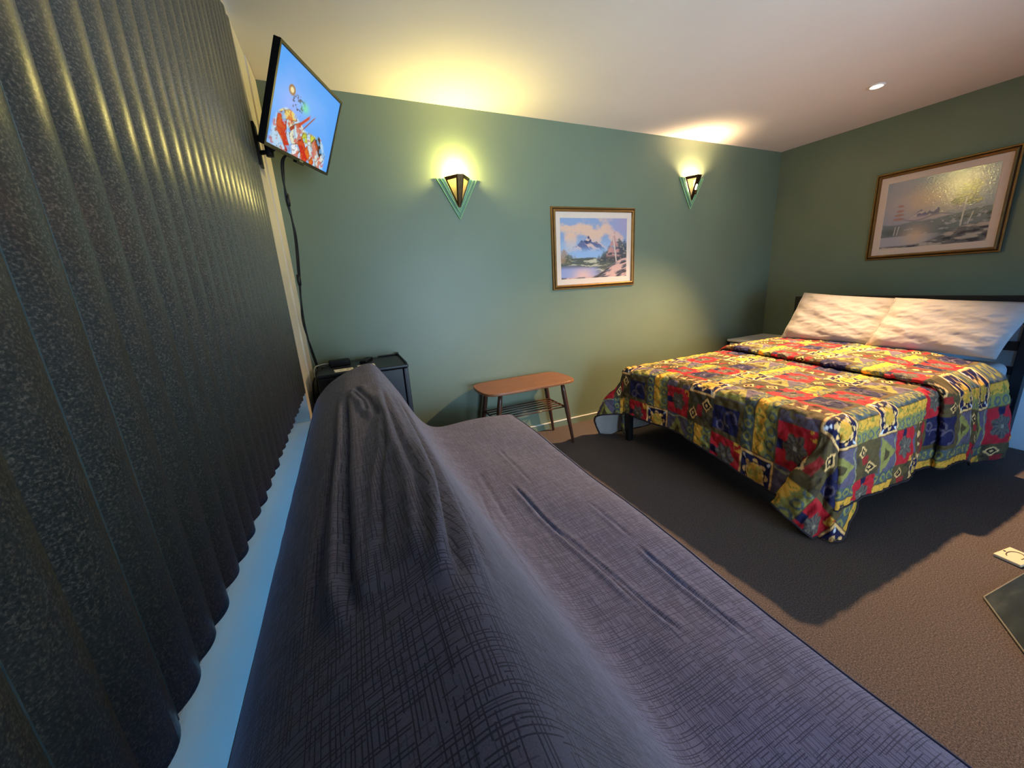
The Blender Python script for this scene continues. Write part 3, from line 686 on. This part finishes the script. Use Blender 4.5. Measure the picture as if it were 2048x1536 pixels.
# ------------------------------------------------------------------ teak side table
TX0, TX1, TY0, TY1, TZ = .800, 1.560, 2.372, 2.765, .52
tb = empty('side_table', ((TX0+TX1)/2, (TY0+TY1)/2, 0), .008); tag(tb, 'small teak coffee table with slatted lower rack against the green wall', 'table')
hx, hy = (TX1-TX0)/2, (TY1-TY0)/2
poly = []
for k in range(96):
    a = 2*PI*k/96; c, s = math.cos(a), math.sin(a); n1 = 7.0
    r = (abs(c)**n1+abs(s)**n1)**(-1/n1); px, py = r*c, r*s
    poly.append((px*hx*(1-.055*py*py), py*hy*(1-.03*px*px)))
m = MB(); m.prism(poly, 'z', TZ-.020, TZ); m.build('table_top', M_TEAK, tb, bevel=.004)
for sx in (-1, 1):
    for sy in (-1, 1):
        x0, y0 = sx*(hx-.125), sy*(hy-.055); x1, y1 = sx*(hx-.045), sy*(hy-.040)
        pts = [(x0+(x1-x0)*t, y0+(y1-y0)*t, (TZ-.020)*(1-t)) for t in (0, .12, .3, .45, .7, .97, 1)]
        m = MB(); m.tube(pts, [.014, .018, .0185, .0185, .0145, .0105, .009], 14); m.build('leg', M_TEAK_D, tb, smooth=True)
for sx in (-1, 1):
    x = sx*(hx-.125+.08*.42); m = MB(); m.tube([(x, -(hy-.05), .30), (x, hy-.05, .30)], .0075, 10); m.build('rack_rail', M_TEAK_D, tb, smooth=True)
xx = hx-.125+.08*.42
for i in range(6):
    y = -(hy-.07) + i*(2*(hy-.07)/5); m = MB(); m.tube([(-xx, y, .303), (xx, y, .303)], .0055, 8); m.build('rack_rod', M_TEAK_D, tb, smooth=True)

# ------------------------------------------------------------------ bed
bed = empty('bed', (2.87, 1.55, 0)); tag(bed, 'black metal double bed frame with slatted headboard in the far right corner', 'bed')
BX, BY = 2.87, 1.55
def bbox(nm, a, b, mat=M_BLACK, bev=.004):
    m = MB(); m.box((a[0]-BX, a[1]-BY, a[2]), (b[0]-BX, b[1]-BY, b[2])); return m.build(nm, mat, bed, bevel=bev)
for y in (.845, 2.195): bbox('head_post', (3.845, y, 0), (3.90, y+.055, .985))
bbox('head_rail', (3.85, .90, .815), (3.885, 2.195, .992)); bbox('head_slat', (3.855, .90, .648), (3.88, 2.195, .706)); bbox('head_slat', (3.855, .90, .49), (3.88, 2.195, .545)); bbox('head_slat', (3.855, .90, .30), (3.88, 2.195, .35))
for y in (.862, 2.208): bbox('side_rail', (1.90, y, .298), (3.845, y+.03, .350))
bbox('foot_rail', (1.90, .892, .298), (1.93, 2.208, .350))
for x, y in ((1.935, .905), (1.893, 2.205)): bbox('foot_leg', (x, y, 0), (x+.045, y+.042, .298))
for x in (2.25, 2.65, 3.05, 3.45): bbox('base_slat', (x-.04, .892, .325), (x+.04, 2.208, .345))
# mattress
mt = empty('mattress', (2.88, 1.56, .351)); tag(mt, 'white mattress with fitted sheet on the black bed frame', 'mattress')
m = MB(); m.box((1.925-2.88, .905-1.56, 0), (3.835-2.88, 2.215-1.56, .225)); m.build('fitted_sheet', M_SHEET, mt, bevel=.05, segs=6)

# quilt ----------------------------------------------------
LS, LN, LF = .37, .445, .565          # overhang at the foot, near side, far side
CX, CN, CF, ZT = 1.895, .900, 2.222, .592
def quilt_color(u, v):
    cell = .176
    jv = np.floor(v/cell).astype(int); uu = u + np.where((jv//4) % 2 == 1, .352, 0.)
    iu = np.floor(uu/cell).astype(int); a = (uu/cell-iu)*2-1; b = (v/cell-jv)*2-1
    LAY = np.array([[0,1,2,3],[4,5,2,6],[7,8,0,1],[2,3,4,5]]); LAY = np.array([[0,1,2,7],[4,5,2,1],[2,7,0,6],[2,1,4,5]])
    LAY = np.array([[0,1,2,7],[2,5,4,1],[2,7,0,6],[1,4,2,5]])
    k = LAY[jv % 4, iu % 4]; r = np.sqrt(a*a+b*b); th = np.arctan2(b, a)
    n1 = fbm(u*60, v*60, 5, 3); n2 = fbm(u*22, v*22, 15, 3)
    cream = np.array(s2l(238, 190, 122)); yel = np.array(s2l(222, 164, 60)); navy = np.array(s2l(24, 24, 66)); red = np.array(s2l(186, 30, 44)); ol = np.array(s2l(90, 76, 46)); br = np.array(s2l(98, 64, 48)); lg = np.array(s2l(146, 140, 74)); lav = np.array(s2l(98, 88, 108)); go = np.array(s2l(104, 96, 84)); teal = np.array(s2l(84, 98, 104)); dk = np.array(s2l(22, 20, 26))
    S = np.zeros(u.shape+(3,))
    # 0 medallion
    c = S+navy; mx = np.maximum(np.abs(a), np.abs(b)); pet = .66+.10*np.cos(th*8+.4)
    c = mix(c, cream, (r < pet)*1.); c = mix(c, dk, ((r > .50) & (r < .58))*sstep(-.6, -.2, np.cos(th*4+1))); c = mix(c, yel, (r < .48)*1.); c = mix(c, s2l(150, 140, 60), (r < .46)*sstep(.5, .6, n1)*.8)
    c = mix(c, s2l(220, 220, 226), ((np.abs(np.abs(a)-np.abs(b)) < .07+.04*np.sin(r*26)) & (r > .84))*1.); c = mix(c, cream, (mx > .84)*1.); c = mix(c, br, (mx > .96)*1.); C0 = c
    # 1 red with grey flower
    c = S+red; fl = .60+.09*np.cos(th*6); c = mix(c, go, (r < fl)*1.); c = mix(c, s2l(74, 62, 70), ((r < fl) & (np.cos(th*12+r*5) > .55))*1.); c = mix(c, s2l(150, 140, 120), (r < .10)*1.); c = mix(c, yel, ((a < -.6) & (b > .55) & (n1 > .42))*1.); c = mix(c, navy, ((a > .62) & (np.abs(b) < .22))*1.); C1 = c
    # 2 green scroll stripes with yellow band
    c = S+lg; sc = np.mod(b*1.5+20, 1)-.5; sa = (a+.66)/.34; rr = np.sqrt((sa*.5)**2+sc**2); c = mix(c, teal, ((a < -.3) & (np.abs(rr-.30) < .075))*1.)
    c = mix(c, yel*1.05, ((a > -.28+.06*np.sin(b*13)) & (a < .30))*1.); c = mix(c, s2l(150, 140, 56), ((a > -.25) & (a < .28) & (np.abs(n2-.5) < .035))*1.)
    c = mix(c, teal*.85, (a > .30)*1.); sa = (a-.66)/.34; rr = np.sqrt((sa*.5)**2+sc**2); c = mix(c, lg, ((a > .32) & (np.abs(rr-.28) < .08))*1.); c = mix(c, ol, ((np.abs(a-.31) < .03) | (np.abs(a+.96) < .05))*1.); C2 = c
    # 4 olive with two little diamonds and a red patch
    c = S+ol; c = mix(c, s2l(60, 52, 44), sstep(.5, .6, n2)*.7); c = mix(c, red*.75, ((np.abs(a) < .2) & (b > -.4) & (b < .3))*.8)
    for ca, cb in ((-.5, .45), (.5, -.35)):
        d = np.abs(a-ca)+np.abs(b-cb)*.8; c = mix(c, cream, ((d < .36))*1.); c = mix(c, dk, (d < .25)*1.); c = mix(c, cream, (d < .10)*1.)
    C4 = c
    # 5 navy with swirls
    c = S+navy*1.1; c = mix(c, ol, ((np.abs(b) > .7))*1.); rr = np.sqrt((a+.2)**2+(b-.1)**2); c = mix(c, lav*.9, (np.abs(rr-.42) < .07)*(th > -2)); rr = np.sqrt((a-.45)**2+(b+.4)**2); c = mix(c, lav*.9, (np.abs(rr-.25) < .06)*1.); c = mix(c, ol, (a < -.72)*1.); C5 = c
    # 6 brown bands with small triangles
    c = S+br; c = mix(c, ol, (b < -.1)*1.); tri = np.mod(a*1.5+10, 1); c = mix(c, cream*.85, ((b > -.1) & (b < .55) & (np.abs(tri-.5) < (.55-b)*.6))*1.); c = mix(c, red*.8, (b > .72)*1.); c = mix(c, lav, ((b < -.55) & (n2 > .48))*1.); C6 = c
    # 7 lavender with green triangles
    c = S+lav; tr = (b < .8-np.abs(a)*1.5) & (b > -.75); c = mix(c, lg, tr*1.); t2 = (b < .25-np.abs(a)*1.9) & (b > -.45); c = mix(c, ol*.8, t2*1.); c = mix(c, s2l(150, 150, 110), (np.abs(b-.88+.1*np.sin(a*3)) < .05)*1.); c = mix(c, ol, (b < -.82)*1.); C7 = c
    out = S.copy()
    for q, cc in ((0, C0), (1, C1), (2, C2), (4, C4), (5, C5), (6, C6), (7, C7)): out = np.where((k == q)[..., None], cc, out)
    ln = (np.abs(n2-.5) < .012); out = mix(out, ol, ln*.35)
    return np.clip(out*(0.86+.28*n1[..., None]), 0, 1)
def catmull(tab, x):
    tab = np.array(tab, float); xs = tab[:, 0]; res = []
    from math import floor
    d = np.gradient(tab[:, 1:], xs, axis=0); i = np.clip(np.searchsorted(xs, x, side='right')-1, 0, len(xs)-2); h = (xs[i+1]-xs[i]); t = (x-xs[i])/h
    t2, t3 = t*t, t*t*t; p0, p1, m0, m1 = tab[i, 1:], tab[i+1, 1:], d[i]*h[..., None], d[i+1]*h[..., None]
    e = lambda q: q[..., None]
    return p0*e(2*t3-3*t2+1)+m0*e(t3-2*t2+t)+p1*e(-2*t3+3*t2)+m1*e(t3-t2)
KN = [(0, 1.895, .868), (13, 2.14, .842), (25, 2.02, .815), (38, 1.895, .825), (45, 1.885, .872), (53, 1.845, .880), (66, 1.80, .95), (78, 1.80, 1.07), (90, 1.852, .935)]
KF = [(0, 1.895, 2.262), (14, 1.93, 2.35), (30, 1.84, 2.40), (46, 1.72, 2.46), (60, 1.70, 2.38), (74, 1.78, 2.30), (90, 1.852, 2.222)]
def quilt_surface(step, off=0.0):
    LT = 1.24; 
    s = np.arange(0, LS+2.02+1e-6, step); t = np.arange(0, LN+(CF-CN)+LF+1e-6, step)
    S_, T_ = np.meshgrid(s, t, indexing='ij')
    ds = np.maximum(LS-S_, 0); tn = np.maximum(LN-T_, 0); tf = np.maximum(T_-LN-(CF-CN), 0); dt = tn+tf
    y = np.clip(CN+(T_-LN), CN, CF)
    # path along the length with the Z fold near the pillows
    q = np.maximum(S_-LS, 0)
    xf = 2.965; b0 = xf-CX; L = .13; a_ = .022
    tabq = [0, b0-.02, b0, b0+.02, b0+.02+L-.04, b0+L, b0+L+.022, b0+L+.042, b0+L+.062, 3]
    tabx = [CX, xf-.02, xf, xf-.012, xf-L+.012, xf-L-.008, xf-L-.014, xf-L-.006, xf-L+.012, xf-L+.012+(3-(b0+L+.062))]
    tabo = [0, 0, .006, .012, .013, .016, .026, .037, .040, .040]
    X = np.interp(q, tabq, tabx); O = np.interp(q, tabq, tabo)
    sh = sstep(CX+.25, 2.8, X)*sstep(3.66, 3.25, X); X = X + .15*(y-1.5)*sh - .12*sstep(1.35, .92, y)*sstep(2.95, 3.5, X)*1.65
    r0 = .045
    def drop(d):
        an = np.minimum(d/r0, PI/2); o_ = r0*np.sin(an); dn = r0*(1-np.cos(an)) + np.maximum(d-r0*PI/2, 0); return o_, dn
    top = O+off
    wav = fbm(X*3.3, y*3.3, 8)-.5
    Z = ZT + top + .012*wav + .010*np.sin(PI*np.clip((y-CN)/(CF-CN), 0, 1))
    grow = .34*sstep(1.7, .95, y)
    ds0 = ds; ds = ds*(1+np.where(dt > 0, 0, grow))
    od, dd = drop(dt); of, df = drop(ds)
    sgn = np.where(tf > 0, 1., -1.)
    hang = np.minimum(dt/.3, 1)
    ripple = .010*hang*(np.sin(X*11+.6)+.6*np.sin(X*23+1))*sstep(1.95, 2.2, X) + .05*hang*np.exp(-((X-3.42)/.16)**2)*(tn > 0) 
    Y_ = y + sgn*(od*1.0 + np.maximum(top, 0)*np.minimum(dt/.04, 1) + ripple + .03*hang*(dt > 0) + off*np.minimum(dt/.04, 1))*(dt > 0)
    Z1 = np.where(dt > 0, ZT+top*np.maximum(0, 1-dt/.04)+.012*wav*np.maximum(0, 1-dt/.08)-dd, Z)
    # head part of the near drape hangs a little lower
    Z1 = Z1 - (tn > 0)*np.minimum(dt/.3, 1)*.08*sstep(2.95, 3.15, X+0*y)*(O > .03)
    rip2 = .012*np.minimum(ds/.25, 1)*(np.sin(y*9+1)+.5*np.sin(y*17))*sstep(CN, CN+.25, y)*sstep(CF, CF-.2, y)
    X1 = np.where(ds > 0, CX-of-off*np.minimum(ds/.04, 1)-rip2, X); Z2 = np.where((ds > 0) & (dt <= 0), Z - df - top*np.minimum(ds/.04, 1), Z1)
    Y1 = Y_.copy()
    for msk, K, cy in (((ds > 0) & (tn > 0), KN, CN), ((ds > 0) & (tf > 0), KF, CF)):
        r = np.sqrt(ds*ds+dt*dt); ph = np.degrees(np.arctan2(ds, dt)); r = r*(1+(.34*sstep(-5, 75, ph) if cy == CN else 0)); kk = catmull(K, ph)
        # blend to plain corner rounding at small radius
        f = np.clip(r/.58, 0, 1.1)
        ox_, oy_ = (kk[..., 0]-CX), (kk[..., 1]-cy)
        an = np.radians(ph); rd, dn = drop(r); sy = -1 if cy == CN else 1
        bx, by = -np.sin(an)*rd, sy*np.cos(an)*rd
        w = sstep(.05, .30, r)
        ex, ey = bx*(1-w)+w*(ox_*f + (1-f)*bx), by*(1-w)+w*(oy_*f+(1-f)*by)
        lat = np.sqrt(ex*ex+ey*ey); down = np.where(r > .1, np.sqrt(np.maximum(r*r-lat*lat, 0))*.97+.0*dn, dn)
        down = dn*(1-w) + w*np.sqrt(np.maximum(r*r-lat*lat*.8, 0))*.985
        nrmx, nrmy = -np.sin(an)*off, sy*np.cos(an)*off
        X1 = np.where(msk, CX+ex+nrmx, X1); Y1 = np.where(msk, cy+ey+nrmy, Y1); Z2 = np.where(msk, ZT+off*np.maximum(0, 1-r/.04)-down, Z2)
    Z2 = np.maximum(Z2, .008+off*.5)
    return np.stack([X1, Y1, Z2], -1), S_, T_
QP, QS, QT = quilt_surface(.005)
_n = np.cross(np.gradient(QP, axis=1), np.gradient(QP, axis=0)); _n /= np.linalg.norm(_n, axis=-1, keepdims=True)+1e-9
if _n[len(QP)//2, QP.shape[1]//2][2] < 0: _n = -_n
_a = np.abs(np.sin(PI*(QS+QT)/.085+1.2*np.sin(QT*19))*np.sin(PI*(QS-QT)/.085+1.2*np.sin(QS*17)))
QP = QP + _n*(.0065*np.sqrt(_a) + .006*(fbm(QS*11, QT*11, 6)-.5))[..., None]
QP[..., 2] = np.maximum(QP[..., 2], .008)
QO = np.array([2.75, 1.56, .59])
ql = empty('patchwork_quilt', tuple(QO)); tag(ql, 'multicoloured patchwork quilt with medallions and red squares spread over the bed', 'quilt')
grid_obj('quilt_top', QP-QO, M_QUILT, ql, uv=np.stack([QS, QT], -1), col=quilt_color(QT+.07, QS+.05), flip=False)
LPn, LS_, LT_ = quilt_surface(.018, -.009)
for a_, b_ in ((0, int((LS+2.955-CX)/.018)), (int((LS+2.965-CX+.22)/.018), None)):
    grid_obj('lining', (LPn-QO)[a_:b_], M_SHEET, ql, uv=np.stack([LS_, LT_], -1)[a_:b_])
ring = [QP[0, ::4], QP[::4, -1], QP[-1, ::-4], QP[::-4, 0]]
m = MB(); m.tube([tuple(p-QO) for p in np.concatenate(ring[:2])], .006, 6); m.tube([tuple(p-QO) for p in ring[3]], .006, 6); tag(m.build('binding', painted('dark_binding', s2l(40, 30, 38), .8), ql, smooth=True), 'dark edge binding')

# pillows --------------------------------------------------
def pillow(name, bl_, br_, tl_, tr_, thick, seed, label):
    bl_, br_, tl_, tr_ = map(np.array, (bl_, br_, tl_, tr_)); nu, nv = 90, 64
    U, V = np.meshgrid(np.linspace(-1, 1, nu), np.linspace(-1, 1, nv), indexing='ij')
    a, b = (U+1)/2, (V+1)/2
    base = (bl_*((1-a)*(1-b))[..., None]+br_*(a*(1-b))[..., None]+tl_*((1-a)*b)[..., None]+tr_*(a*b)[..., None])
    nrm = np.cross(br_-bl_, tl_-bl_); nrm = nrm/np.linalg.norm(nrm)
    cen = (bl_+br_+tl_+tr_)/4
    pin = 1-.055*((1-U*U)*V**6 + 0)  # edges bow inwards between the corners
    ex = base + (cen-base)*(.045*((1-U*U)*np.abs(V)**5 + (1-V*V)*np.abs(U)**5))[..., None]
    h = thick*np.power(np.maximum((1-U**4)*(1-V**4), 0), .50)
    dd = U*.7+V
    wr = .6*np.minimum(1,1)*.011*np.sin((U*1.2+V*2.2)*5+3*fbm(U*1.5+5, V*1.5, seed))*(fbm(U*2+9, V*2, seed+4)) + .016*(fbm(U*2.2+3, V*3.5+U*1.2, seed+2)-.5) + .007*(fbm(U*4+3+V, V*7-U*2, seed+6)-.5) + .009*np.abs(fbm(U*3+V*3, V*4-U*3+7, seed+9)-.5)*-4*.5
    edge = np.maximum((1-U**6)*(1-V**6), 0)**.5
    F = ex + nrm*(h*.62 + wr*edge)[..., None]; Bk = ex - nrm*(h*.38)[..., None]
    o = cen.copy(); o[2] = min(bl_[2], br_[2])
    t = empty(name, tuple(o)); tag(t, label, 'pillow', 'pillows at the head of the bed')
    ring = np.concatenate([F, Bk[:, ::-1]], 1); ring = np.concatenate([ring, ring[:, :1]], 1)
    grid_obj('pillowcase', ring-o, M_SHEET, t, flip=(nrm[0] > 0))
    hem = [tuple(F[2, j]-o+np.array([-.002, 0, 0])) for j in range(3, nv-3, 3)]
    m = MB(); m.tube(hem, .003, 6); m.build('hem', M_SHEET, t, smooth=True)
    return t
ZQ = ZT+.045
pillow('pillow', (3.59, 2.185, ZQ), (3.60, 1.485, ZQ), (3.765, 2.135, 1.025), (3.785, 1.455, .975), .10, 3, 'white pillow leaning on the headboard beside the nightstand in the corner')
pillow('pillow', (3.565, 1.555, ZQ), (3.57, .905, ZQ-.006), (3.735, 1.495, .985), (3.745, .825, .958), .12, 11, 'white pillow leaning on the headboard at the near side of the bed')

# white panel behind the headboard, bedside cabinets ------------------------
m = MB(); m.box((0, -.93, 0), (.03, .93, .86)); pn = m.build('bedhead_panel', M_WHITE, bevel=.003); pn.location = (3.91, 1.225, 0)
tag(pn, 'pale board standing behind the black headboard posts', 'panel')
def cabinet(loc, w, d, h, label):
    t = empty('bedside_cabinet', loc); tag(t, label, 'bedside cabinet')
    m = MB(); m.box((0, -w/2, 0), (d, w/2, h-.022)); m.build('carcass', M_BLACK, t, bevel=.002)
    m = MB(); m.box((-.02, -w/2-.008, h-.022), (d, w/2+.002, h)); m.build('top', M_WHITE, t, bevel=.003)
    z0 = .03
    for k in range(2):
        z1 = z0 + (h-.06)/2; m = MB(); m.box((-.018, -w/2+.004, z0), (0, w/2-.030, z1-.006)); dr = m.build('drawer', M_WHITE, t, bevel=.002)
        m = MB(); m.tube([(-.034, -.05, (z0+z1)/2), (-.034, .05, (z0+z1)/2)], .005, 8); m.tube([(-.018, -.05, (z0+z1)/2), (-.034, -.05, (z0+z1)/2)], .004, 8); m.tube([(-.018, .05, (z0+z1)/2), (-.034, .05, (z0+z1)/2)], .004, 8); m.build('handle', M_ALU, dr, smooth=True); z0 = z1
    return t
cabinet((3.675, 2.515, 0), .49, .55, .557, 'white bedside cabinet in the far corner beyond the bed')

# things on the floor at the right edge -------------------------------------
pl = empty('wall_plate', (2.43, .425, 0)); tag(pl, 'ivory rectangular cover plate lying loose on the carpet', 'cover plate')
pl.rotation_euler.z = -.13
m = MB(); m.box((-.058, -.040, .0), (.058, .040, .014)); m.build('plate', M_PLATE, pl, bevel=.004)
for s_ in (-1, 1): m = MB(); m.lathe([(0, .0152), (.004, .0152), (.0045, .0138)], 12, (s_*.0, s_*.031, 0)); m.build('screw', M_SCREW, pl)
pts = [( .034*math.cos(a)*1.05, .022*math.sin(a), .0146) for a in np.linspace(-1.9, 2.6, 26)]
m = MB(); m.tube(pts, .0016, 6); m.build('raised_arc', M_SCREW, pl)
th = empty('hearth_slab', (2.4, -.2, 0)); tag(th, 'dark slate hearth slab with thin metal edging set on the carpet, right edge', 'hearth')
hp = [(2.03, .394), (3.30, .308), (3.30, -.9), (1.70, -.9), (1.70, .155)]
m = MB(); m.prism([(x-2.4, y+.2) for x, y in hp], 'z', .0005, .008); m.build('slate_tile', M_SLATE, th)
m = MB(); pp = [(x-2.4, y+.2, .006) for x, y in hp]; m.tube(pp+[pp[0]], .003, 6); m.build('edge_trim', M_ALU, th)
